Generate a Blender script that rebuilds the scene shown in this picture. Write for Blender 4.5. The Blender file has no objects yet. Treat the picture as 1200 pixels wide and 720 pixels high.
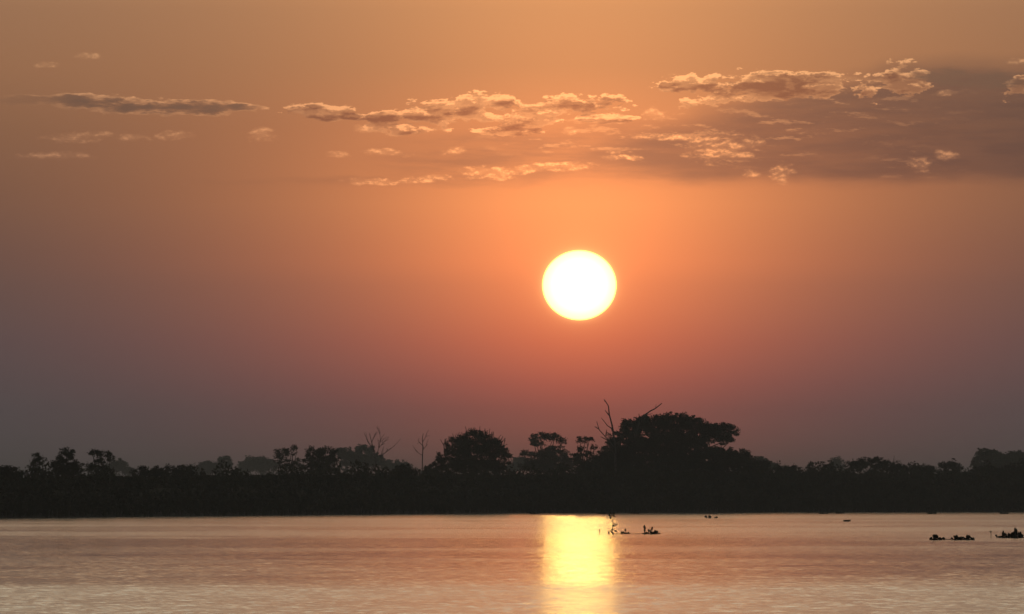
import bpy, math, random
import numpy as np

# ------------------------------------------------------------------ camera
SC = bpy.context.scene
COL = SC.collection
K = 2 * math.tan(math.radians(3.7)) / 1200.0      # radians per photo pixel (7.4 degree telephoto)
CAM_H = 1.6                                       # eye level in a small boat
HZ = 587.0                                        # photo row of the true horizon
cam_d = bpy.data.cameras.new("camera")
cam_d.sensor_width = 36.0
cam_d.lens = 18.0 / math.tan(math.radians(3.7))
cam_d.clip_start = 0.5
cam_d.clip_end = 60000.0
cam = bpy.data.objects.new("camera", cam_d)
COL.objects.link(cam)
cam.location = (0, 0, CAM_H)
cam.rotation_euler = (math.radians(90) + math.atan((HZ - 360.0) * K), 0, 0)
SC.camera = cam

SUN_AZ = math.atan((679.0 - 600.0) * K)           # to the right of the view axis (+Y)
SUN_EL = math.atan((HZ - 334.5) * K)

# ------------------------------------------------------------------ node expression helper
class E:
    """a socket with arithmetic; t is the node tree"""
    def __init__(s, t, sock): s.t, s.s = t, sock
def _set(t, inp, v):
    if isinstance(v, E): t.links.new(v.s, inp)
    else: inp.default_value = v
def M(t, op, a, b=None, c=None, clamp=False):
    n = t.nodes.new("ShaderNodeMath"); n.operation = op; n.use_clamp = clamp
    for i, v in enumerate((a, b, c)):
        if v is not None: _set(t, n.inputs[i], v)
    return E(t, n.outputs[0])
def _bin(op, rev=False):
    return lambda a, b: M(a.t, op, b, a) if rev else M(a.t, op, a, b)
E.__add__ = _bin('ADD'); E.__radd__ = _bin('ADD', True)
E.__sub__ = _bin('SUBTRACT'); E.__rsub__ = _bin('SUBTRACT', True)
E.__mul__ = _bin('MULTIPLY'); E.__rmul__ = _bin('MULTIPLY', True)
E.__truediv__ = _bin('DIVIDE'); E.__rtruediv__ = _bin('DIVIDE', True)
def clamp01(a): return M(a.t, 'ADD', a, 0.0, clamp=True)
def mx(a, b): return M(a.t, 'MAXIMUM', a, b)
def mn(a, b): return M(a.t, 'MINIMUM', a, b)
def gauss(a, w): return M(a.t, 'EXPONENT', (a * a) * (-1.0 / (w * w)))
def smooth(a, lo, hi):
    n = a.t.nodes.new("ShaderNodeMapRange"); n.interpolation_type = 'SMOOTHSTEP'
    _set(a.t, n.inputs[0], a); n.inputs[1].default_value = lo; n.inputs[2].default_value = hi
    return E(a.t, n.outputs[0])
def V(t, op, a, b=None, c=None):
    n = t.nodes.new("ShaderNodeVectorMath"); n.operation = op
    for i, v in enumerate((a, b, c)):
        if v is not None: _set(t, n.inputs[i], v)
    return E(t, n.outputs[1] if op in ('DOT_PRODUCT', 'LENGTH', 'DISTANCE') else n.outputs[0])
def comb(t, x, y, z=0.0):
    n = t.nodes.new("ShaderNodeCombineXYZ")
    for i, v in enumerate((x, y, z)): _set(t, n.inputs[i], v)
    return E(t, n.outputs[0])
def sep(v):
    n = v.t.nodes.new("ShaderNodeSeparateXYZ"); v.t.links.new(v.s, n.inputs[0])
    return [E(v.t, o) for o in n.outputs]
def noise(t, vec, scale, detail=4, rough=0.55, dist=0.0):
    n = t.nodes.new("ShaderNodeTexNoise"); _set(t, n.inputs['Vector'], vec)
    n.inputs['Scale'].default_value = scale; n.inputs['Detail'].default_value = detail
    n.inputs['Roughness'].default_value = rough; n.inputs['Distortion'].default_value = dist
    return E(t, n.outputs[0]), E(t, n.outputs[1])
def mixc(t, f, a, b):
    n = t.nodes.new("ShaderNodeMix"); n.data_type = 'RGBA'
    _set(t, n.inputs[0], f); _set(t, n.inputs[6], a); _set(t, n.inputs[7], b)
    return E(t, n.outputs[2])
def lin(r, g, b, s=1.0):
    f = lambda c: (c / 255 / 12.92 if c <= 10.3 else ((c / 255 + 0.055) / 1.055) ** 2.4) * s
    return (f(r), f(g), f(b), 1.0)
def ramp(fac, stops, lo, hi):
    """colour ramp over lo..hi, stops given as (value, (r,g,b) sRGB)"""
    t = fac.t
    n = t.nodes.new("ShaderNodeValToRGB"); cr = n.color_ramp
    t.links.new(((fac - lo) * (1.0 / (hi - lo))).s, n.inputs[0])
    for i, (p, c) in enumerate(stops):
        p = (p - lo) / (hi - lo)
        e = cr.elements[i] if i < 2 else cr.elements.new(p)
        e.position = p; e.color = lin(*c)
    return E(t, n.outputs[0])

# ------------------------------------------------------------------ world: hazy evening sky, clouds, sun disc
W = bpy.data.worlds.new("World"); SC.world = W
W.use_nodes = True
T = W.node_tree; T.nodes.clear()
W.cycles.sampling_method = 'MANUAL'; W.cycles.sample_map_resolution = 2048
out = T.nodes.new("ShaderNodeOutputWorld"); bg = T.nodes.new("ShaderNodeBackground")
T.links.new(bg.outputs[0], out.inputs[0])
tc = T.nodes.new("ShaderNodeTexCoord")
dirv = E(T, tc.outputs['Generated'])
dx, dy, dz = sep(dirv)
az = M(T, 'ARCTAN2', dx, dy)                       # azimuth from +Y, radians
hyp = M(T, 'SQRT', dx * dx + dy * dy)
el = M(T, 'ARCTAN2', dz, hyp)
u = az * (1 / K) + 600.0                           # azimuth and elevation in steps of K radians
v = HZ - el * (1 / K)
uc = mx(mn(u, 3200.0), -2000.0)

# clear hazy sky: colour by elevation, at the sun's azimuth (C) and far to the side of it (B)
def lramp(fac, stops, lo, hi, gain):
    n = fac.t.nodes.new("ShaderNodeValToRGB"); cr = n.color_ramp
    fac.t.links.new(((fac - lo) * (1.0 / (hi - lo))).s, n.inputs[0])
    for i, (p, c) in enumerate(stops):
        p = (p - lo) / (hi - lo)
        e = cr.elements[i] if i < 2 else cr.elements.new(p)
        e.position = p; e.color = (c[0] / gain, c[1] / gain, c[2] / gain, 1)
    return V(fac.t, 'MULTIPLY', E(fac.t, n.outputs[0]), (gain, gain, gain))
LO, HI = -1800.0, 640.0
SKY_B = [(-1800, (.74, .74, .62)), (-800, (1.22, 1.22, .96)), (-250, (.84, .56, .30)), (-90, (.50, .27, .14)), (10, (.305, .160, .088)), (80, (.288, .144, .077)), (150, (.212, .112, .065)),
         (225, (.152, .086, .060)), (300, (.106, .073, .064)), (400, (.082, .072, .077)), (480, (.078, .074, .080)), (560, (.080, .076, .082)), (640, (.085, .08, .08))]
SKY_C = [(-1800, (.74, .77, .64)), (-800, (1.10, 1.16, .91)), (-250, (1.32, .68, .29)), (-90, (1.10, .47, .17)), (10, (.79, .335, .130)), (80, (.80, .315, .119)), (150, (1.02, .34, .119)),
         (240, (1.38, .430, .134)), (310, (1.42, .385, .122)), (400, (.88, .202, .089)), (450, (.57, .134, .084)), (480, (.41, .110, .080)), (560, (.27, .10, .076)), (640, (.15, .08, .075))]
du = u - 679.0
core = 40.0 + 0.5 * mn(M(T, 'ABSOLUTE', v - 334.5), 500.0)
cw = M(T, 'EXPONENT', (M(T, 'SQRT', du * du + core * core) - core) * (-1 / 220.0))
sky = mixc(T, cw, lramp(v, SKY_B, LO, HI, 1.5), lramp(v, SKY_C, LO, HI, 1.5))
# far from the view axis and high up the ordinary clear sky takes over
nish = T.nodes.new("ShaderNodeTexSky"); nish.sky_type = 'NISHITA'; nish.sun_disc = False
nish.sun_elevation = SUN_EL; nish.sun_rotation = SUN_AZ
nish.dust_density = 3.0; nish.air_density = 1.0
nk = V(T, 'SCALE', E(T, nish.outputs[0])); nk.s.node.inputs['Scale'].default_value = 0.05
hi_w = smooth(el, math.radians(7), math.radians(24))
away = smooth(M(T, 'ABSOLUTE', az), math.radians(9), math.radians(60))
sky = mixc(T, mx(hi_w, away), sky, nk)
# soft aureole round the sun
sd = comb(T, (u - 679.0) * (1 / 43.0), (v - 334.5) * (1 / 40.5), 0.0)
rs = V(T, 'LENGTH', sd)
aur = mn(M(T, 'EXPONENT', (rs - 1.0) * -3.5) * 0.16 + M(T, 'EXPONENT', (rs - 1.0) * -16.0) * 0.45, 0.7)
sky = V(T, 'ADD', sky, V(T, 'MULTIPLY', comb(T, aur, aur, aur), (1.0, 0.60, 0.20)))

# clouds --------------------------------------------------------------
P = comb(T, u, v, 0.0)
def fbm(p, sx, sy, det=6, rough=0.6):
    return noise(T, V(T, 'MULTIPLY', p, (1.0 / sx, 1.0 / sy, 0)), 1.0, det, rough)
wn1 = fbm(P, 30.0, 18.0, 4, 0.6)[1]
wn2 = fbm(P, 95.0, 40.0, 2, 0.5)[1]
wp = V(T, 'MULTIPLY_ADD', V(T, 'SUBTRACT', wn2, (.5, .5, .5)), (40.0, 14.0, 0), P)
ws = V(T, 'MULTIPLY_ADD', V(T, 'SUBTRACT', wn1, (.5, .5, .5)), (30.0, 8.0, 0), P)
wl = V(T, 'MULTIPLY_ADD', V(T, 'SUBTRACT', wn2, (.5, .5, .5)), (60.0, 22.0, 0), P)
tex = fbm(P, 16.0, 8.0)[0]
def field(p, blobs):
    """1 - squared elliptical distance to the nearest blob"""
    best = None
    for b in blobs:
        cx, cy, wx, wy = b[:4]
        q = V(T, 'MULTIPLY_ADD', p, (1 / wx, 1 / wy, 0), (-cx / wx, -cy / wy, 0))
        r2 = V(T, 'DOT_PRODUCT', q, q)
        best = r2 if best is None else M(T, 'SMOOTH_MIN', best, r2, 0.4)
    return 1.0 - best
# broad veil at the right, thin band left of it
veilF = field(wl, [(1010, 160, 190, 58), (1120, 150, 190, 72), (1290, 150, 210, 75), (880, 180, 170, 36)])
veil = smooth(veilF, -0.55, 0.55)
bandF = field(wl, [(560, 215, 300, 10), (620, 188, 190, 40), (780, 185, 170, 48)])
veil2 = smooth(bandF, -0.4, 0.9)
under = smooth(v + (fbm(P, 120.0, 30.0, 4, 0.6)[0] - 0.5) * 30.0, 226.0, 200.0)
mott = fbm(P, 110.0, 15.0, 7, 0.6, )[0]
mott = smooth(mott, 0.36, 0.64)
body_col = V(T, 'MULTIPLY', sky, (0.50, 0.57, 0.78))
sky0 = sky
sky = mixc(T, veil * under * (0.82 + 0.18 * mott), sky, body_col)
sky = mixc(T, veil2 * under * (0.30 + 0.34 * mott), sky, body_col)
# heaped clouds, lit from behind: bright where they are thin and along their upper edges
CUM = [(378, 128, 36, 7), (400, 136, 34, 5), (455, 137, 34, 7), (505, 131, 34, 13), (552, 125, 28, 15), (585, 120, 16, 9), (600, 139, 60, 8), (632, 127, 30, 11),
       (690, 123, 40, 11), (700, 138, 36, 5), (480, 149, 40, 7), (590, 152, 44, 5), (822, 101, 54, 10), (872, 106, 44, 13), (905, 98, 40, 15), (955, 101, 40, 13),
       (1050, 97, 44, 17), (1015, 107, 24, 11), (1188, 104, 18, 11), (832, 117, 30, 8)]
def cumulus(p, w_):
    n = fbm(p, 34.0, 15.0, 9, 0.66)[0]
    m = fbm(p, 80.0, 26.0, 2, 0.5)[0]
    return field(w_, CUM) * 0.42 + (n - 0.5) * 3.4 + (m - 0.5) * 1.6 + 0.12
den = cumulus(P, wp)
den_up = cumulus(V(T, 'ADD', P, (1.0, -5.0, 0)), V(T, 'ADD', wp, (1.0, -5.0, 0)))
cov = smooth(den, 0.0, 0.16)
relief = den - den_up
top = smooth(relief, -0.02, 0.5)                   # faces the bright sky above and behind
edge_ = smooth(den, 0.50, 0.05)                   # thin margin
lit = smooth(fbm(P, 60.0, 16.0, 3, 0.5)[0], 0.42, 0.58)      # thinner stretches let the sun through
glow = clamp01(edge_ * (0.20 + 1.15 * top) + smooth(relief, 0.15, 0.75) * (0.20 + 0.75 * lit) + lit * (0.20 + 0.16 * smooth(M(T, 'ABSOLUTE', u - 660.0), 420.0, 100.0)))
rim_tint = V(T, 'MULTIPLY_ADD', sky0, (1.62, 1.95, 1.95), (0.16, 0.040, 0.012))
cum_body = V(T, 'MULTIPLY', sky0, (0.55, 0.52, 0.62))
sky = mixc(T, cov * 0.95, sky, mixc(T, glow, cum_body, rim_tint))
# long dark streaks
STREAK = [(105, 120, 52, 9.5), (165, 127, 60, 7.5), (222, 127, 70, 9.5), (280, 126, 30, 5), (40, 118, 70, 6), (1110, 91, 46, 11), (1155, 95, 60, 12)]
def stratus(p, w_): return field(w_, STREAK) * 0.62 + (fbm(p, 34.0, 8.0, 8, 0.66)[0] - 0.5) * 2.3
st = stratus(P, ws); st_up = stratus(V(T, 'ADD', P, (1.0, -3.0, 0)), V(T, 'ADD', ws, (1.0, -3.0, 0)))
st_cov = smooth(st, -0.15, 0.75)
fade_l = smooth(u, 20.0, 110.0)
st_rim = smooth(st, -0.12, 0.06) * smooth(st, 0.40, 0.08) * (0.45 + 0.75 * smooth(st - st_up, 0.0, 0.35))
sky = mixc(T, st_cov * (0.22 + fade_l * 0.74), sky, V(T, 'MULTIPLY', sky0, (0.53, 0.63, 0.82)))
sky = mixc(T, st_rim * smooth(u, 1060.0, 900.0) * smooth(u, -20.0, 130.0) * (0.22 + 0.5 * smooth(tex, 0.36, 0.62)), sky, rim_tint)
# small thin bright puffs
puffF = field(wp, [(310, 157, 20, 10), (95, 162, 50, 8), (200, 161, 22, 6), (160, 163, 24, 5), (95, 66, 20, 5), (50, 78, 18, 4), (60, 185, 46, 6),
                   (395, 183, 16, 5), (450, 180, 28, 6), (430, 151, 18, 6), (535, 177, 20, 6), (668, 153, 12, 6),
                   (770, 133, 20, 8), (845, 172, 50, 22), (790, 160, 60, 6), (722, 178, 12, 5), (920, 204, 14, 14), (1078, 190, 18, 12),
                   (1112, 181, 16, 8), (1104, 113, 18, 4), (1196, 74, 16, 5), (885, 205, 14, 6)])
pn = fbm(P, 20.0, 10.0, 7, 0.65)[0]
pn_up = fbm(V(T, 'ADD', P, (1.0, -3.5, 0)), 20.0, 10.0, 7, 0.65)[0]
pd = puffF * 0.6 + (pn - 0.5) * 2.2
near_sun = smooth(M(T, 'ABSOLUTE', du), 640.0, 60.0)
puff = smooth(pd, -0.05, 0.95) * (0.30 + 0.75 * smooth(pn - pn_up, -0.05, 0.16)) * (0.72 + 0.2 * near_sun)
# crinkled shining line on top of the thin band
ridge_c = field(wp, [(440, 213, 44, 5), (505, 210, 38, 5), (578, 204, 38, 9), (655, 196, 38, 6), (725, 187, 28, 5), (620, 199, 20, 6)])
rd = ridge_c * 0.6 + (pn - 0.5) * 2.0
ridge = smooth(rd, -0.05, 0.6) * (0.20 + 0.75 * smooth(pn - pn_up, -0.05, 0.15)) * 0.9
bank = smooth(field(wl, [(860, 160, 150, 40), (1040, 130, 180, 50), (700, 160, 150, 34), (1080, 195, 90, 18)]), -0.2, 0.9) * smooth(u, 1230.0, 900.0)
wd = fbm(P, 60.0, 15.0, 9, 0.64)[0]; wd_up = fbm(V(T, 'ADD', P, (1.0, -4.0, 0)), 60.0, 15.0, 9, 0.64)[0]
wisp = bank * smooth(wd, 0.50, 0.60) * smooth(wd - wd_up, 0.0, 0.12) * 0.30
sky = mixc(T, mx(mx(puff, ridge), wisp), sky, rim_tint)

# the sun's disc: dimmed by smoke, yellower at its limb
disc = smooth(rs, 1.035, 0.95)
limb = smooth(rs, 1.0, 0.55)
DISC = 7.0
dcol = mixc(T, limb, (DISC * 1.0, DISC * 0.66, DISC * 0.125, 1), (DISC * 1.0, DISC * 0.72, DISC * 0.22, 1))
sky = mixc(T, disc, sky, dcol)
# below the horizon
sky = mixc(T, smooth(el, -0.001, -0.02), sky, (0.03, 0.027, 0.026, 1))
T.links.new(sky.s, bg.inputs['Color']); bg.inputs['Strength'].default_value = 1.0

# the one sun lamp: a sun this low, seen through smoke, gives little light
sl = bpy.data.lights.new("sun", 'SUN'); sl.energy = 0.00085; sl.angle = math.radians(0.53); sl.color = (1.0, 0.57, 0.15)
so = bpy.data.objects.new("sun", sl); COL.objects.link(so)
so.rotation_euler = (math.radians(90) - SUN_EL, 0, math.pi - SUN_AZ)
so.location = (0, 0, 60)

SC.view_settings.view_transform = 'Standard'; SC.view_settings.look = 'None'
SC.view_settings.exposure = 0.0; SC.view_settings.gamma = 1.0
SC.cycles.use_denoising = True
SC.cycles.max_bounces = 6; SC.cycles.transparent_max_bounces = 8
SC.cycles.volume_bounces = 0

# ------------------------------------------------------------------ helpers
rng = np.random.default_rng(7)
def px(x, y, D):
    """the point at distance D that stands at photo column x, row y"""
    return np.array(((x - 600.0) * K * D, D, CAM_H + (HZ - y) * K * D))
def setp(o, label=None, cat=None, group=None, kind=None):
    for k_, v_ in (('label', label), ('category', cat), ('group', group), ('kind', kind)):
        if v_: o[k_] = v_
def empty(name, loc, label, cat, group=None):
    o = bpy.data.objects.new(name, None); COL.objects.link(o); o.location = loc
    o.empty_display_size = 0.5
    setp(o, label, cat, group); return o
class MB:
    def __init__(s): s.v, s.f, s.n = [], [], 0
    def add(s, vs, fs):
        s.v.append(np.asarray(vs, float)); s.f += [tuple(i + s.n for i in f) for f in fs]; s.n += len(vs)
    def tube(s, pts, rad, sides=6):
        pts = [np.asarray(p, float) for p in pts]; vs = []
        for i, p in enumerate(pts):
            d = pts[min(i + 1, len(pts) - 1)] - pts[max(i - 1, 0)]; d = d / (np.linalg.norm(d) + 1e-9)
            a = np.cross(d, (0, 1, 0) if abs(d[1]) < 0.9 else (1, 0, 0)); a /= np.linalg.norm(a); b = np.cross(d, a)
            for j in range(sides):
                t = 2 * math.pi * j / sides
                vs.append(p + rad[i] * (math.cos(t) * a + math.sin(t) * b))
        fs = []
        for i in range(len(pts) - 1):
            for j in range(sides):
                k = (j + 1) % sides
                fs.append((i * sides + j, i * sides + k, (i + 1) * sides + k, (i + 1) * sides + j))
        fs.append(tuple(range(sides))[::-1]); fs.append(tuple((len(pts) - 1) * sides + j for j in range(sides)))
        s.add(vs, fs)
    def leaves(s, pts, size, flat=0.0, asp=0.55):
        """pointed leaf sprays (two triangles bent along the rib) at pts"""
        n = len(pts)
        if n == 0: return
        d = rng.normal(size=(n, 3)); d[:, 2] *= (1 - flat); d /= np.linalg.norm(d, axis=1)[:, None]
        r = rng.normal(size=(n, 3)); r[:, 2] *= (1 - flat)
        e = np.cross(d, r); e /= np.linalg.norm(e, axis=1)[:, None] + 1e-9
        q = np.cross(d, e)
        sz = size * rng.uniform(0.55, 1.35, n)[:, None]
        a = pts - d * sz * 0.5; b = pts + d * sz * 0.5
        c1 = pts + e * sz * asp * 0.5 + q * sz * 0.1; c2 = pts - e * sz * asp * 0.5 + q * sz * 0.1
        vs = np.stack([a, c1, b, c2], 1).reshape(-1, 3)
        fs = []
        for i in range(n): fs += [(4 * i, 4 * i + 1, 4 * i + 2), (4 * i, 4 * i + 2, 4 * i + 3)]
        s.add(vs, fs)
    def build(s, name, mat, parent=None, smooth_=False):
        me = bpy.data.meshes.new(name)
        me.from_pydata(np.concatenate(s.v).tolist(), [], s.f); me.update()
        if smooth_:
            for p in me.polygons: p.use_smooth = True
        o = bpy.data.objects.new(name, me); COL.objects.link(o); me.materials.append(mat)
        if parent: o.parent = parent
        return o

# ------------------------------------------------------------------ materials
def principled(name):
    m = bpy.data.materials.new(name); m.use_nodes = True
    return m, m.node_tree, m.node_tree.nodes['Principled BSDF']
def foliage(name, c1, c2, scale=1.2):
    m, t, b = principled(name)
    g = t.nodes.new("ShaderNodeNewGeometry"); o = t.nodes.new("ShaderNodeObjectInfo")
    f, _ = noise(t, E(t, g.outputs['Position']), scale, 3)
    f = clamp01(smooth(f, 0.35, 0.65) * 0.8 + E(t, o.outputs['Random']) * 0.25)
    c = mixc(t, f, c1, c2)
    t.links.new(c.s, b.inputs['Base Color']); b.inputs['Roughness'].default_value = 0.65
    b.inputs['Specular IOR Level'].default_value = 0.2
    tr = t.nodes.new("ShaderNodeBsdfTranslucent"); t.links.new(c.s, tr.inputs[0])
    ms = t.nodes.new("ShaderNodeMixShader"); ms.inputs[0].default_value = 0.18
    o_ = t.nodes['Material Output']
    t.links.new(b.outputs[0], ms.inputs[1]); t.links.new(tr.outputs[0], ms.inputs[2]); t.links.new(ms.outputs[0], o_.inputs[0])
    return m
M_LEAF = foliage("leaves", (0.035, 0.050, 0.020, 1), (0.060, 0.075, 0.030, 1))
M_DARKLEAF = foliage("dense_leaves", (0.030, 0.042, 0.020, 1), (0.050, 0.062, 0.028, 1))
M_THICK = foliage("thicket_leaves", (0.035, 0.045, 0.020, 1), (0.065, 0.065, 0.030, 1), 0.4)
M_HYA = foliage("water_plant_leaves", (0.022, 0.036, 0.012, 1), (0.034, 0.050, 0.016, 1), 8.0)
def bark(name, c1, c2):
    m, t, b = principled(name)
    g = t.nodes.new("ShaderNodeNewGeometry")
    f, _ = noise(t, V(t, 'MULTIPLY', E(t, g.outputs['Position']), (6, 6, 1.2)), 1.0, 4)
    t.links.new(mixc(t, smooth(f, 0.35, 0.65), c1, c2).s, b.inputs['Base Color']); b.inputs['Roughness'].default_value = 0.9
    return m
M_BARK = bark("bark", (0.06, 0.045, 0.032, 1), (0.11, 0.085, 0.06, 1))
M_DEAD = bark("dead_wood", (0.10, 0.085, 0.07, 1), (0.18, 0.155, 0.13, 1))

# ------------------------------------------------------------------ water
SHORE = [(-4000, -200), (-1400, 40), (-500, 170), (-210, 320), (-95, 520), (-50, 735), (-24, 900), (0, 1050), (30, 1110), (76, 1150), (200, 1230), (600, 1400), (4000, 2300)]
sx_, sy_ = zip(*SHORE)
def shore(x): return np.interp(x, sx_, sy_)
def make_water():
    me = bpy.data.meshes.new("river_water")
    me.from_pydata([(-4000, -600, 0), (4000, -600, 0), (4000, 7000, 0), (-4000, 7000, 0)], [], [(0, 1, 2, 3)])
    o = bpy.data.objects.new("river_water", me); COL.objects.link(o); setp(o, kind='structure')
    m, t, b = principled("water"); me.materials.append(m)
    g = t.nodes.new("ShaderNodeNewGeometry"); p = E(t, g.outputs['Position'])
    b.inputs['Base Color'].default_value = (0.09, 0.075, 0.05, 1)   # silty river water
    b.inputs['IOR'].default_value = 1.333
    b.distribution = 'GGX'
    # lanes of breeze: where it ruffles the surface the ripples are steeper
    px_, py_, _z = sep(p)
    patch = noise(t, V(t, 'MULTIPLY', p, (1 / 45.0, 1 / 55.0, 0)), 1.0, 3, 0.55, 0.4)[0]
    fine = noise(t, V(t, 'MULTIPLY', p, (1 / 6.0, 1 / 14.0, 0)), 1.0, 3, 0.6)[0]
    br = smooth(patch * 0.7 + fine * 0.3, 0.41, 0.59)
    lee = py_ - (1050.0 + mn(px_, 0.0) * 5.9 + mx(px_, 0.0) * 1.4)           # sheltered water under the far bank
    br = clamp01(br * 0.42 + smooth(py_, 164.0, 138.0) * 0.88 + smooth(py_, 300.0, 480.0) * 0.22 - gauss(py_ - 232.0, 34.0) * 0.12) * smooth(lee, -15.0, -330.0)
    leef = smooth(lee, -10.0, -300.0)
    amp = (0.60 + br * 0.46) * (0.68 + 0.32 * leef)
    n1 = noise(t, V(t, 'MULTIPLY', p, (1 / 0.16, 1 / 0.20, 0)), 1.0, 2, 0.6)[1]
    n2 = noise(t, V(t, 'MULTIPLY', p, (1 / 0.40, 1 / 1.5, 0)), 1.0, 2, 0.6)[1]
    n3 = noise(t, V(t, 'MULTIPLY', p, (1 / 4.0, 1 / 14.0, 0)), 1.0, 2, 0.6)[1]
    h = (.5, .5, .5)
    s1 = V(t, 'MULTIPLY', V(t, 'SUBTRACT', n1, h), (0.50, 0.30, 0)); s2 = V(t, 'MULTIPLY', V(t, 'SUBTRACT', n2, h), (0.46, 0.115, 0))
    s3 = V(t, 'MULTIPLY', V(t, 'SUBTRACT', n3, h), (0.06, 0.034, 0))
    s = V(t, 'MULTIPLY', V(t, 'ADD', V(t, 'ADD', s1, s2), s3), comb(t, amp, amp, 0.0))
    nrm = V(t, 'NORMALIZE', V(t, 'ADD', s, (0, 0, 1)))
    t.links.new(nrm.s, b.inputs['Normal'])
    t.links.new(((0.078 + br * 0.066) * (0.85 + 0.15 * leef)).s, b.inputs['Roughness'])
    return o
make_water()

# ------------------------------------------------------------------ land behind the water line
def make_land():
    xs = np.concatenate([np.linspace(-4000, -300, 25), np.arange(-280, 300, 1.5), np.linspace(320, 4000, 25)])
    base = shore(xs)
    w = np.zeros_like(xs)
    for f_, a_ in ((0.11, 1.6), (0.31, 1.0), (0.83, 0.7), (1.9, 0.5)): w += a_ * np.sin(xs * f_ + rng.uniform(0, 6.28))
    base = base + w
    rows = [(-3.0, -0.4), (0.0, 0.02), (2.0, 0.35), (8.0, 0.6), (40.0, 0.8), (None, 0.8)]
    vs, fs = [], []
    for off, z in rows:
        for x, y in zip(xs, base): vs.append((x, y + off if off is not None else 6900.0, z))
    n = len(xs)
    for r in range(len(rows) - 1):
        for i in range(n - 1): fs.append((r * n + i, r * n + i + 1, (r + 1) * n + i + 1, (r + 1) * n + i))
    me = bpy.data.meshes.new("river_bank_ground"); me.from_pydata(vs, [], fs)
    o = bpy.data.objects.new("river_bank_ground", me); COL.objects.link(o); setp(o, kind='structure')
    m, t, b = principled("bank_soil"); me.materials.append(m)
    g = t.nodes.new("ShaderNodeNewGeometry")
    f, _ = noise(t, E(t, g.outputs['Position']), 0.6, 5)
    t.links.new(mixc(t, smooth(f, .35, .65), (0.05, 0.042, 0.028, 1), (0.05, 0.06, 0.028, 1)).s, b.inputs['Base Color'])
    b.inputs['Roughness'].default_value = 0.95
    return xs, base
LX, LY = make_land()
def edge(x): return np.interp(x, LX, LY)

# the unbroken thicket of shrubs and reeds along the bank
def make_thicket():
    mb = MB()
    # height profile along the bank, from the photo rows of its top
    prof = [(-40, 548), (0, 549), (25, 556), (45, 552), (100, 549), (150, 552), (190, 553), (260, 550), (330, 549), (400, 550), (470, 551), (520, 548), (600, 551), (680, 548), (760, 545),
            (880, 546), (940, 549), (1000, 548), (1080, 549), (1130, 547), (1240, 546)]
    def height(x, y):
        col = 600 + x / (K * y)
        r = np.interp(col, [p[0] for p in prof], [p[1] for p in prof])
        return CAM_H + (HZ - r + 8.0) * K * y
    n = 200000
    x = rng.uniform(-75, 110, n)
    dep = rng.beta(1.1, 1.5, n) * 42.0
    y = edge(x) + dep - 0.4
    # lumpy shrub heights
    lump = np.zeros(n)
    cx = rng.uniform(-78, 112, 420); cd = rng.uniform(3, 42, 420); ch = rng.uniform(0.72, 1.06, 420); cr = rng.uniform(1.3, 3.4, 420)
    cy = edge(cx) + cd
    for a, b_, h_, r_ in zip(cx, cy, ch, cr):
        d2 = ((x - a) ** 2 + ((y - b_) * 0.8) ** 2) / r_ ** 2
        lump = np.maximum(lump, h_ * np.sqrt(np.clip(1 - d2, 0, 1)))
    rise = np.clip(0.30 + dep / 17.0, 0, 1)
    H = height(x, y) * np.maximum(rise * np.maximum(lump, 0.74), 0.12)
    z = 0.1 + (H - 0.1) * np.sqrt(rng.uniform(0, 1, n)) 
    mb.leaves(np.stack([x, y, z], 1), 0.46)
    # reeds and sprigs standing up at the water's edge and along the top
    m = 2600
    x = rng.uniform(-75, 110, m); y = edge(x) + rng.uniform(-0.8, 3.0, m)
    for a, b_ in zip(x, y):
        h_ = rng.uniform(0.5, 1.7); l = rng.uniform(-.35, .35)
        mb.add([(a - .05, b_, -.05), (a + .05, b_, -.05), (a + l * .4 + .04, b_, h_ * .6), (a + l, b_ + .1, h_), (a + l * .4 - .04, b_, h_ * .6)], [(0, 1, 2, 4), (4, 2, 3)])
    # twiggy interior so that the mass is solid
    xs = np.arange(-76, 112, 1.0)
    for off, k_ in ((7, .55), (15, .72), (26, .8), (36, .8)):
        top = height(xs, edge(xs) + off) * k_ * rng.uniform(.8, 1.0, len(xs))
        yb = edge(xs) + off + rng.uniform(-1, 1, len(xs))
        vs = [(a, b_, 0.1) for a, b_ in zip(xs, yb)] + [(a, b_ + 1.5, h_) for a, b_, h_ in zip(xs, yb, top)] + [(a, b_ + 4, 0.1) for a, b_ in zip(xs, yb)]
        nn = len(xs)
        mb.add(vs, [(i, i + 1, nn + i + 1, nn + i) for i in range(nn - 1)] + [(nn + i, nn + i + 1, 2 * nn + i + 1, 2 * nn + i) for i in range(nn - 1)])
    o = mb.build("bank_thicket", M_THICK)
    setp(o, "dark unbroken thicket of shrubs and reeds along the far bank", None, None, 'stuff')
make_thicket()

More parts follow.
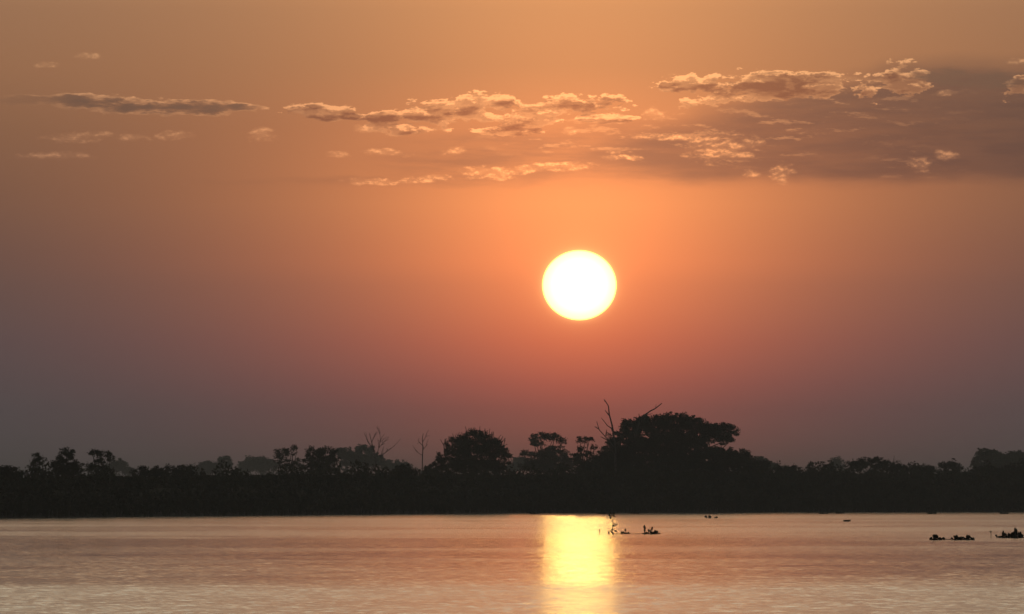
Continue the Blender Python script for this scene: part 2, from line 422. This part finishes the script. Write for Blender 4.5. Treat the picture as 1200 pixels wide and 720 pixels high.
# the far woodland that closes the view behind the bank, one hazy mass
def make_woodland():
    mb = MB(); n = 60000
    x = rng.uniform(-190, 240, n); y = rng.uniform(2250, 2700, n)
    col = 600 + x / (K * y)
    prof = [(-100, 549), (0, 552), (60, 549), (150, 547), (220, 546), (250, 543), (320, 545), (400, 543), (480, 546), (600, 545), (660, 545), (760, 542), (870, 543), (930, 548), (1000, 546), (1100, 547), (1170, 543), (1300, 544)]
    r = np.interp(col, [p[0] for p in prof], [p[1] for p in prof])
    H = CAM_H + (HZ - r) * K * y
    cx = rng.uniform(-195, 245, 260); cy = rng.uniform(2250, 2700, 260); ch = rng.uniform(0.75, 1.05, 260); cr = rng.uniform(4, 9, 260)
    lump = np.full(n, 0.55)
    for a, b_, h_, r_ in zip(cx, cy, ch, cr):
        d2 = ((x - a) ** 2 + ((y - b_) * .25) ** 2) / r_ ** 2
        lump = np.maximum(lump, h_ * np.sqrt(np.clip(1 - d2, 0, 1)))
    z = H * lump * rng.uniform(0, 1, n) ** 0.6
    mb.leaves(np.stack([x, y, z + .6], 1), 1.25)
    o = mb.build("distant_woodland", M_THICK); setp(o, "hazy grey woodland far behind the dark bank", None, None, 'stuff')
make_woodland()

# ------------------------------------------------------------------ trees
GZ = 0.6
def lobes_points(lobes, dens, clump):
    """leaf points: clumps scattered through each ellipsoid, thicker towards its skin"""
    out = []
    for (c, r, w) in lobes:
        c = np.array(c); r = np.array(r)
        area = (r[0] * r[2] + r[0] * r[1] + r[1] * r[2])
        nc = max(5, int(w * area / clump ** 2 * 2.6))
        d = rng.normal(size=(nc, 3)); d /= np.linalg.norm(d, axis=1)[:, None]
        rad = rng.uniform(0.25, 1.0, nc) ** 0.6
        cc = c + d * r * rad[:, None]
        for q in cc:
            cs = clump * rng.uniform(0.5, 1.1)
            n = max(6, int(dens * 1.7 * rng.uniform(0.6, 1.3)))
            out.append(q + np.clip(rng.normal(size=(n, 3)), -1.7, 1.7) * cs * np.array((.42, .42, .30)))
    return np.concatenate(out)
def tree(name, label, x, D, lobes_px, group, leaf=None, dens=26, w=1.0, mat=None, trunk_x=None, cat='tree', limbs=True, clump_px=None, depth=0.8, flat=0.2, base_px=None):
    """lobes_px: crown lobes as (column, row, half width, half height) at distance D"""
    s = K * D
    bx = ((trunk_x if trunk_x is not None else x) - 600) * s
    root = empty(name, (bx, D, GZ), label, cat, group)
    L = []
    for (a, b, rx, rz) in lobes_px:
        c = px(a, b, D) - np.array((bx, D, GZ)); c[1] += rng.uniform(-.25, .25) * rx * s
        L.append((c, (rx * s, max(rx, rz) * depth * s, rz * s), w))
    leaf = leaf or 2.1 * s; clump = (clump_px or 5.0) * s
    pts = lobes_points(L, dens, clump)
    pts = pts[pts[:, 2] > 0.05]
    cr = MB(); cr.leaves(pts, leaf, flat); cr.build("crown", mat or M_LEAF, root)
    tb = MB()
    top = max(l[0][2] for l in L); cen = sum(l[0] for l in L) / len(L)
    r0 = max(0.16, top * 0.026)
    fork = np.array((cen[0] * .35, 0, top * .5))
    tb.tube([(0, 0, -.3), (cen[0] * .08 + r0 * .3, 0, top * .25), fork], [r0 * 1.25, r0, r0 * .8])
    for (c, r, _) in L:
        for _k in range(2 if limbs else 1):
            e = c + rng.normal(size=3) * np.array(r) * .35; e[2] = max(e[2], fork[2] * .6)
            st = fork * rng.uniform(.75, 1.0)
            mid = (st + e) / 2 + rng.normal(size=3) * .08 * np.linalg.norm(e - st); mid[2] -= .05 * top
            tb.tube([st, mid, e], [r0 * .5, r0 * .34, r0 * .12], 5)
    tb.build("trunk", M_BARK, root)
    return root
def bare(name, label, D, paths, group=None, twigs=0.0, r=0.9, cat='dead tree'):
    """leafless tree from limb polylines in photo pixels; r is the thickest limb radius in pixels"""
    s = K * D
    b = px(paths[0][0][0], 560, D); b[2] = GZ
    root = empty(name, tuple(b), label, cat, group)
    tb = MB()
    first = [px(a, c, D) - b for a, c in paths[0]]
    first[0][2] = -0.3
    n = len(first); tb.tube(first, [s * r * 1.15 * (1 - .65 * i / (n - 1)) for i in range(n)])
    tb.build("trunk", M_DEAD, root)
    for p_ in paths[1:]:
        br = MB()
        q = [px(a, c, D) - b + np.array((0, rng.uniform(-.4, .4) * i, 0)) for i, (a, c) in enumerate(p_)]
        n = len(q); br.tube(q, [s * r * .75 * (1 - .6 * i / (n - 1)) for i in range(n)], 5)
        if twigs:
            for _ in range(int(len(q) * 2 * twigs)):
                i = rng.integers(0, n - 1); st = q[i] + (q[i + 1] - q[i]) * rng.uniform(.2, 1)
                d = (q[i + 1] - q[i]); d = d / np.linalg.norm(d) + rng.normal(size=3) * .55; d[2] = abs(d[2]) * .8 + .2
                l_ = s * rng.uniform(4, 9); br.tube([st, st + d * l_ * .5, st + d * l_ + rng.normal(size=3) * .2], [s * .27, s * .22, s * .14], 4)
        br.build("branch", M_DEAD, root)
    return root

G_FAR = "hazy trees far behind the bank"
G_MID = "trees standing along the dark bank"
G_BUSH = "bushes rising from the dark bank"
def shoreD(x, back=24.0):
    D = 1000.0
    for _ in range(25): D = float(edge((x - 600) * K * D)) + back
    return D

# --- far hazy trees (drawn small by distance, greyed by the air)
far = [
 ("far_tree", "hazy sloping dome of foliage just right of the small flat topped tree", 143, 2300, [(138, 545, 10, 7), (148, 551, 9, 6), (130, 549, 9, 7)]),
 ("far_tree", "hazy low dome far behind, directly left of the thin stalked small tree", 243, 2500, [(243, 548, 15, 7), (232, 551, 10, 5), (255, 550, 10, 6)]),
 ("far_tree", "small stalked hazy tree with a boxy crown between two hazy domes", 265, 2300, [(264, 539, 8, 5), (268, 545, 4, 6)]),
 ("far_tree", "wide hazy dome of foliage left of the feathery upright tree", 298, 2600, [(300, 544, 18, 9), (288, 548, 12, 7), (312, 546, 12, 9)]),
 ("far_tree", "hazy feathery crown adjoining the right side of the dark round crown", 408, 2000, [(404, 532, 12, 8), (412, 540, 14, 9)]),
 ("far_tree", "hazy loose crown right behind the bare forked tree", 430, 2100, [(428, 529, 12, 8), (436, 540, 15, 8), (422, 541, 13, 8)]),
 ("far_tree", "low hazy crown between the bare forked tree and the thin leafless pole", 462, 2500, [(458, 545, 14, 6), (472, 547, 10, 5)]),
 ("far_tree", "hazy low dome between the round twiggy tree and the umbrella tree", 610, 2500, [(609, 544, 12, 7), (600, 548, 10, 5)]),
 ("far_tree", "hazy tuft of foliage right below the tall spreading tree's right end", 890, 1900, [(890, 542, 12, 6), (902, 546, 10, 5), (880, 547, 9, 5)]),
 ("far_tree", "faint hazy tuft peeping over the bushes left of the long low dome", 981, 2500, [(981, 541, 6, 5), (984, 547, 8, 4)]),
 ("far_tree", "large hazy domed tree near the right edge, left of its taller neighbour's shoulder", 1160, 1750, [(1158, 533, 14, 8), (1150, 542, 13, 9), (1168, 540, 16, 10)]),
 ("far_tree", "hazy broad crown cut by the right edge of the photo", 1192, 1800, [(1190, 537, 15, 8), (1203, 540, 14, 10), (1180, 544, 12, 7)]),
]
for nm, lb, x, D, lo in far:
    tree(nm, lb, x, D, lo, G_FAR, leaf=2.6 * K * D, dens=22, w=1.5)

# --- trees on the bank
D_ = shoreD
tree("small_tree", "small round topped tree on a short stalk, leftmost on the bank", 42, D_(42), [(42, 536, 7, 5), (46, 541, 8, 5), (39, 546, 7, 5), (43, 553, 12, 6)], G_MID, dens=22)
tree("broad_tree", "layered dark tree between the leftmost round tree and the flat topped one", 78, D_(78), [(80, 530, 9, 5), (77, 537, 13, 6), (70, 545, 13, 6), (86, 545, 12, 6), (78, 552, 20, 6)], G_MID, dens=24)
tree("flat_topped_tree", "small flat topped tree, first right of the layered dark tree at left", 118, D_(118, 60), [(112, 531, 10, 4), (121, 532, 11, 4), (128, 538, 7, 4), (116, 541, 8, 5), (118, 550, 16, 6), (108, 548, 8, 5)], G_MID, dens=20, w=.9)
tree("feathery_tree", "feathery upright tree with a visible trunk between hazy dome and dark round crown", 333, D_(333, 260), [(329, 529, 9, 5), (340, 531, 9, 6), (326, 539, 9, 6), (345, 526, 5, 4), (337, 545, 16, 8), (350, 543, 8, 6)], G_MID, dens=15, w=.8)
tree("round_tree", "dark round tree just left of the bare forked tree's hazy companions", 375, D_(375, 150), [(368, 530, 12, 6), (383, 531, 13, 7), (374, 540, 20, 8), (392, 540, 10, 7), (376, 549, 24, 7)], G_MID, dens=22)
tw = tree("round_tree", "big dark round tree with fine twigs on top, left of the umbrella tree", 555, D_(555, 45), [(556, 513, 20, 9), (538, 521, 17, 10), (574, 522, 18, 10), (555, 530, 34, 13), (523, 536, 13, 9), (588, 535, 13, 10), (555, 546, 42, 8)],
          G_MID, dens=22, w=1.25, clump_px=5.0, flat=0.0)
tg = MB(); s_ = K * D_(555, 45); b_ = np.array(tw.location)
for i in range(46):
    a = rng.uniform(520, 594); yy = 504 + ((a - 556) / 36) ** 2 * 17 + 4
    p0 = px(a, yy + 6, D_(555, 45)) - b_; p1 = px(a + (a - 556) * .12 + rng.uniform(-4, 4), yy - rng.uniform(2, 9), D_(555, 45)) - b_
    tg.tube([p0, (p0 + p1) / 2 + rng.normal(size=3) * .1, p1], [s_ * .5, s_ * .42, s_ * .25], 4)
tg.build("twigs", M_BARK, tw)
um = tree("umbrella_tree", "flat topped umbrella tree with sky showing under its canopy", 641, D_(641, 330), [(634, 511, 12, 3.5), (647, 512, 12, 4), (657, 517, 7, 3.5), (625, 516, 7, 4), (630, 519, 8, 3), (636, 536, 24, 9), (655, 533, 15, 10), (613, 531, 7, 2.6), (672, 538, 12, 8), (640, 547, 34, 7), (645, 527, 8, 4)],
          G_MID, dens=17, w=1.3, trunk_x=640, flat=.4)
tree("clumpy_tree", "thin tree of separate leaf clumps, left of the largest tree", 686, D_(686, 40), [(683, 516, 8, 3.2), (691, 515, 4, 2.5), (682, 527, 5, 4), (690, 533, 7, 5), (677, 540, 6, 4), (697, 524, 5, 2), (686, 548, 15, 8), (679, 533, 5, 4)], G_MID, dens=14, w=1.2, clump_px=4.2)
DB = D_(770, 42)
bt = tree("spreading_tree", "largest tree, broad dark crown of several domes, under and right of the sun", 790, DB,
          [(740, 501, 13, 12), (763, 498, 19, 12.5), (790, 496, 22, 13), (814, 500, 16, 13), (831, 505, 12, 11), (847, 507, 20, 14), (786, 520, 50, 15), (836, 529, 18, 5), (735, 518, 24, 15), (722, 535, 26, 14), (760, 545, 66, 16),
           (830, 541, 42, 13), (862, 535, 20, 9), (705, 546, 22, 11), (872, 545, 18, 8)], G_MID, dens=30, w=1.7, mat=M_DARKLEAF, clump_px=5.0, depth=.7)
dl = MB(); s_ = K * DB; b_ = np.array(bt.location)
for pth, rr in (([(744, 512), (750, 491), (755.6, 486.5), (762, 482), (768, 479), (775.5, 473)], 1.1), ([(750, 492), (748.5, 485)], .6), ([(768, 479), (769, 474)], .35), ([(758, 486), (765, 485)], .4)):
    q = [px(a, c, DB - 1.5) - b_ for a, c in pth]; n = len(q)
    dl.tube(q, [s_ * rr * (1 - .55 * i / max(1, n - 1)) for i in range(n)])
lo_ = dl.build("dead_limb", M_DEAD, bt); lo_["label"] = "bare dead limb slanting up out of the crown"
bare("dead_tree", "bare dead tree with three thick limbs against the left side of the largest tree", D_(715, 34),
     [[(722, 560), (721, 530), (719.6, 513), (717.4, 499), (714, 486), (713, 476), (709.6, 470.5)],
      [(719, 524), (714, 517), (709.6, 512), (702.4, 504), (699.3, 494)], [(718, 506), (716.5, 502), (712, 499), (705, 490)],
      [(710, 511), (711, 504)], [(714, 517), (704, 512)], [(714, 487), (709, 481)], [(702, 503), (697, 500)], [(709.6, 471), (708, 468)]], r=1.15)
bare("dead_tree", "bare forked tree with fine branches left of the thin leafless pole", D_(440, 420),
     [[(441, 560), (440, 540), (438, 528), (435, 516), (433, 508)], [(440, 538), (444, 525), (446, 515), (445, 508)], [(438, 528), (431, 518), (428, 510)],
      [(441, 541), (450, 532), (457, 527), (463, 522)], [(444, 525), (449, 519)], [(436, 518), (439, 510)]], twigs=1.0, r=.62)
bare("dead_tree", "thin leafless pole of a tree with short twigs left of the round twiggy tree", D_(495, 300),
     [[(495, 560), (495, 540), (495.5, 525), (495, 514), (496, 508)], [(495, 528), (501, 521)], [(495, 522), (490, 517)], [(495.5, 518), (499, 512)], [(495, 534), (489, 530)]], twigs=.6, r=.6)

# --- bushes that stand out of the bank's skyline
bushes = [
 ("low rounded bush at the photo's left edge", 8, [(6, 552, 16, 6), (20, 557, 8, 4)]),
 ("little spiky bush, left one of the pair right of the hazy sloping dome", 167, [(166, 549, 5, 4), (171, 551, 4, 4)]),
 ("little leaning spiky bush, right one of the pair beside the hazy sloping dome", 184, [(182, 549, 3, 3), (187, 551, 4, 4)]),
 ("thin loose bush left of the hazy low dome", 202, [(199, 549, 6, 5), (206, 552, 6, 4)]),
 ("dark knobbly bush just left of the hazy low dome", 216, [(215, 549, 6, 5), (221, 553, 7, 4)]),
 ("dark small bush at the foot of the thin leafless pole, on its left", 471, [(470, 549, 7, 4), (480, 551, 7, 4)]),
 ("dark small bush between the leafless pole and the round twiggy tree", 508, [(507, 548, 9, 5), (515, 545, 8, 7)]),
 ("dense dark bush filling the foot of the clumpy thin tree", 690, [(690, 550, 14, 7), (676, 553, 10, 5)]),
 ("dark bush with a pointed tuft right of the largest tree", 893, [(894, 545, 10, 6), (886, 550, 10, 5)]),
 ("low dark bush in the dip right of the pointed tuft", 922, [(918, 551, 14, 5), (932, 551, 10, 5)]),
 ("narrow upright dark bush left of the long low dome", 951, [(951, 547, 5, 5), (953, 553, 8, 5)]),
 ("round dark bush touching the left end of the long low dome", 971, [(971, 549, 10, 6)]),
 ("long low dome of dark foliage in the right part of the bank", 1024, [(1022, 543, 19, 7), (1004, 546, 15, 6), (1044, 547, 18, 6), (1056, 551, 14, 5)]),
 ("ragged low bush between the long low dome and the small flat bush", 1080, [(1076, 551, 12, 5), (1088, 551, 10, 5)]),
 ("small flat topped bush left of the large hazy domed tree", 1112, [(1110, 545, 13, 5), (1122, 548, 10, 5)]),
 ("dark shrub at the foot of the large hazy domed tree", 1150, [(1148, 551, 12, 6), (1165, 552, 14, 5)]),
 ("dark shrub below the broad crown at the photo's right edge", 1190, [(1186, 551, 14, 6), (1204, 551, 14, 6)]),
]
for lb, x, lo in bushes:
    tree("bush", lb, x, D_(x, 30), lo + [(x, 557, 14, 7)], G_BUSH, dens=20, w=1.1, cat='bush', mat=M_DARKLEAF, clump_px=4.5)
bare("bare_shrub", "few bare twigs sticking out at the right end of the long low dome", D_(1048, 30), [[(1046, 560), (1046, 548), (1047, 541), (1048, 534)], [(1046, 547), (1051, 540)], [(1046, 545), (1042, 539)]], twigs=.5, r=.5, cat='shrub')

# ------------------------------------------------------------------ floating water plants
G_FL = "floating clumps of water plants on the river"
def wpos(x, y):
    D = CAM_H / ((y - HZ) * K); return (x - 600) * K * D, D
def blade(mb, base, tip, wdt):
    """paddle shaped leaf on a stalk, gently cupped"""
    base = np.array(base); tip = np.array(tip); d = tip - base; l = np.linalg.norm(d); d = d / l
    sd_ = np.cross(d, rng.normal(size=3)); sd_ /= np.linalg.norm(sd_); nn = np.cross(d, sd_)
    mb.tube([base, base + d * l * .35 + nn * .02 * l, base + d * l * .6], [wdt * .09, wdt * .07, wdt * .06], 4)
    vs = []; rows = (.52, .64, .78, .9, 1.0); ws_ = (.12, .75, 1.0, .72, .1)
    for r_, w_ in zip(rows, ws_):
        c = base + d * l * r_
        vs += [c - sd_ * wdt * .5 * w_ + nn * wdt * .14 * w_, c - nn * wdt * .05, c + sd_ * wdt * .5 * w_ + nn * wdt * .14 * w_]
    fs = []
    for i in range(4):
        a = i * 3; fs += [(a, a + 1, a + 4, a + 3), (a + 1, a + 2, a + 5, a + 4)]
    mb.add(vs, fs)
def clump(name, label, x, y, parts, wl_=(.07, .12), group=G_FL, cat='water plant', stem=None):
    """parts: (column offset, height, radius, leaves) in pixels"""
    X, D = wpos(x, y); s = K * D
    root = empty(name, (X, D, 0), label, cat, group)
    for (ox, hh, rr, n) in parts:
        mb = MB()
        for i in range(n):
            a = rng.uniform(0, 6.28); q = math.sqrt(rng.uniform(0, 1)) * rr * s
            b = (ox * s + math.cos(a) * q * .6, math.sin(a) * q * .9, -.03)
            h_ = hh * s * rng.uniform(.45, 1.05)
            blade(mb, b, (b[0] + math.cos(a) * rr * s * rng.uniform(.1, .6), b[1] + math.sin(a) * rr * s * .6, h_), max(.08, rng.uniform(*wl_)))
        # low floating leaves that make the mat
        for i in range(max(3, n // 2)):
            a = rng.uniform(0, 6.28); q = rr * s * rng.uniform(.2, 1.0)
            b = (ox * s + math.cos(a) * q * .5, math.sin(a) * q, -.02)
            blade(mb, b, (b[0] + math.cos(a) * .22, b[1] + math.sin(a) * .22, rng.uniform(.02, .09)), .15)
        mb.build("leaf_cluster", M_HYA, root)
    if stem:
        mb = MB(); q = [np.array((a * s, 0, z * s)) for a, z in stem]
        mb.tube(q, [.014] * len(q), 6); mb.build("floating_stem", M_BARK, root)
    return root
def stalk(label, x, y, pts, tufts):
    X, D = wpos(x, y); s = K * D
    root = empty("water_plant", (X, D, 0), label, 'water plant', "leafy stalks standing out of the glitter")
    mb = MB(); q = [np.array((a * s, 0, z * s)) for a, z in pts]; mb.tube(q, [.011] * len(q), 5); mb.build("stalk", M_HYA, root)
    for (a, z, r_, n) in tufts:
        lf = MB()
        for i in range(n):
            c = np.array((a * s, 0, z * s)) + rng.normal(size=3) * .03
            blade(lf, c, c + rng.normal(size=3) * np.array((r_ * s, r_ * s, r_ * s)) * .9 + 1e-3, .15)
        lf.build("leaf_cluster", M_HYA, root)
    return root
stalk("tall leafy stalk with dark tufts at top and foot, at the glitter's right edge", 717.5, 626, [(0, -1), (.6, 10), (-.3, 22)], [(-.2, 22, 2.6, 9), (2.5, 12, 1.6, 4), (-.5, 5, 2.4, 9), (0.5, 1, 1.6, 4)])
stalk("short single stalk inside the glitter, left of the tall leafy stalk", 702, 626, [(0, -1), (.3, 3), (.8, 6)], [(.4, 3, 1.4, 4), (.8, 5.5, 1.0, 2)])
clump("water_plant", "wispy small clump between the tall leafy stalk and the twiggy clump", 730, 625.5, [(0, 2.5, 2, 4), (2.5, 6.5, 1.2, 3), (4.5, 2, 1.6, 3)])
clump("water_plant", "dark clump with raised leaf twigs at the end of a floating stem", 764, 626, [(-3, 6, 2.0, 9), (1, 3.8, 2.6, 9), (5, 5, 2.2, 9), (-8, 11, 2.0, 4), (-1.5, 10, 2.2, 5)], stem=[(-46, .3), (-25, .1), (0, .3), (11, .2)])
clump("water_plant", "low double clump on open water right of the twiggy clump, below the largest tree", 830, 607.5, [(0, 3.2, 4, 12), (8.5, 2.4, 2, 6)], wl_=(.2, .34))
clump("water_plant", "tiny low pair of clumps on open water below the long low dome of foliage", 990, 611.5, [(0, 2.2, 3, 8), (4.5, 2.6, 2, 7)], wl_=(.16, .26))
clump("water_plant", "row of dark knobs joined by a floating stem, left of the largest leafy mat", 1096, 633, [(0, 6.5, 3.0, 20), (5, 3, 2.4, 8), (24, 6, 2.6, 17), (31, 4.2, 2.6, 13), (39, 6.3, 3.0, 19)], stem=[(0, .6), (12, .8), (25, .5), (41, .6)])
clump("water_plant", "largest leafy mat of floating plants, cut by the right edge of the photo", 1178, 630.5, [(0, 6, 4, 20), (7, 7, 4, 22), (14, 8, 5, 22), (22, 7, 5, 22), (29, 6, 5, 16), (-3, 10, 1.6, 4), (12, 12, 2, 5), (-9, 4, 3, 5)])
stalk("single thin stalk with a small head left of the leafy mat at the right edge", 1161, 630, [(0, -1), (.2, 3), (-.2, 7)], [(-.2, 6.5, 1.6, 4)])
for x, y, lb in ((963, 602.6, "tiny dark clump close under the bank below the narrow upright bush"), (982, 602.2, "tiny dark clump close under the bank, left of the tiny low pair"),
                 (1090, 602.8, "small dark clump close under the bank above the row of knobs"), (1175, 602.6, "tiny dark clump close under the bank above the leafy mat at right"),
                 (743, 602.4, "small flat clump close under the bank just right of the glitter"), (624, 602.8, "tiny flat clump close under the bank just left of the glitter"),
                 (706, 602.8, "tiny flat clump inside the glitter close under the bank")):
    clump("water_plant", lb, x, y, [(0, 2.8, 3.6, 14), (4, 2.0, 3.5, 8)], wl_=(.22, .40))

# ------------------------------------------------------------------ haze: the smoky evening air
hb = [(-4050, -650, -1.6), (4050, -650, -1.6), (4050, 7050, -1.6), (-4050, 7050, -1.6), (-4050, -650, 30), (4050, -650, 30), (4050, 7050, 30), (-4050, 7050, 30)]
me = bpy.data.meshes.new("haze"); me.from_pydata(hb, [], [(3, 2, 1, 0), (4, 5, 6, 7), (0, 1, 5, 4), (1, 2, 6, 5), (2, 3, 7, 6), (3, 0, 4, 7)])
hz = bpy.data.objects.new("haze", me); COL.objects.link(hz); setp(hz, kind='stuff')
hm = bpy.data.materials.new("haze_air"); hm.use_nodes = True; ht = hm.node_tree; ht.nodes.clear()
ho = ht.nodes.new("ShaderNodeOutputMaterial"); hv = ht.nodes.new("ShaderNodeVolumePrincipled")
hv.inputs['Color'].default_value = (0.90, 0.89, 0.92, 1); hv.inputs['Density'].default_value = 0.00021; hv.inputs['Anisotropy'].default_value = 0.3
ht.links.new(hv.outputs[0], ho.inputs['Volume']); me.materials.append(hm)
hz.display_type = 'WIRE'
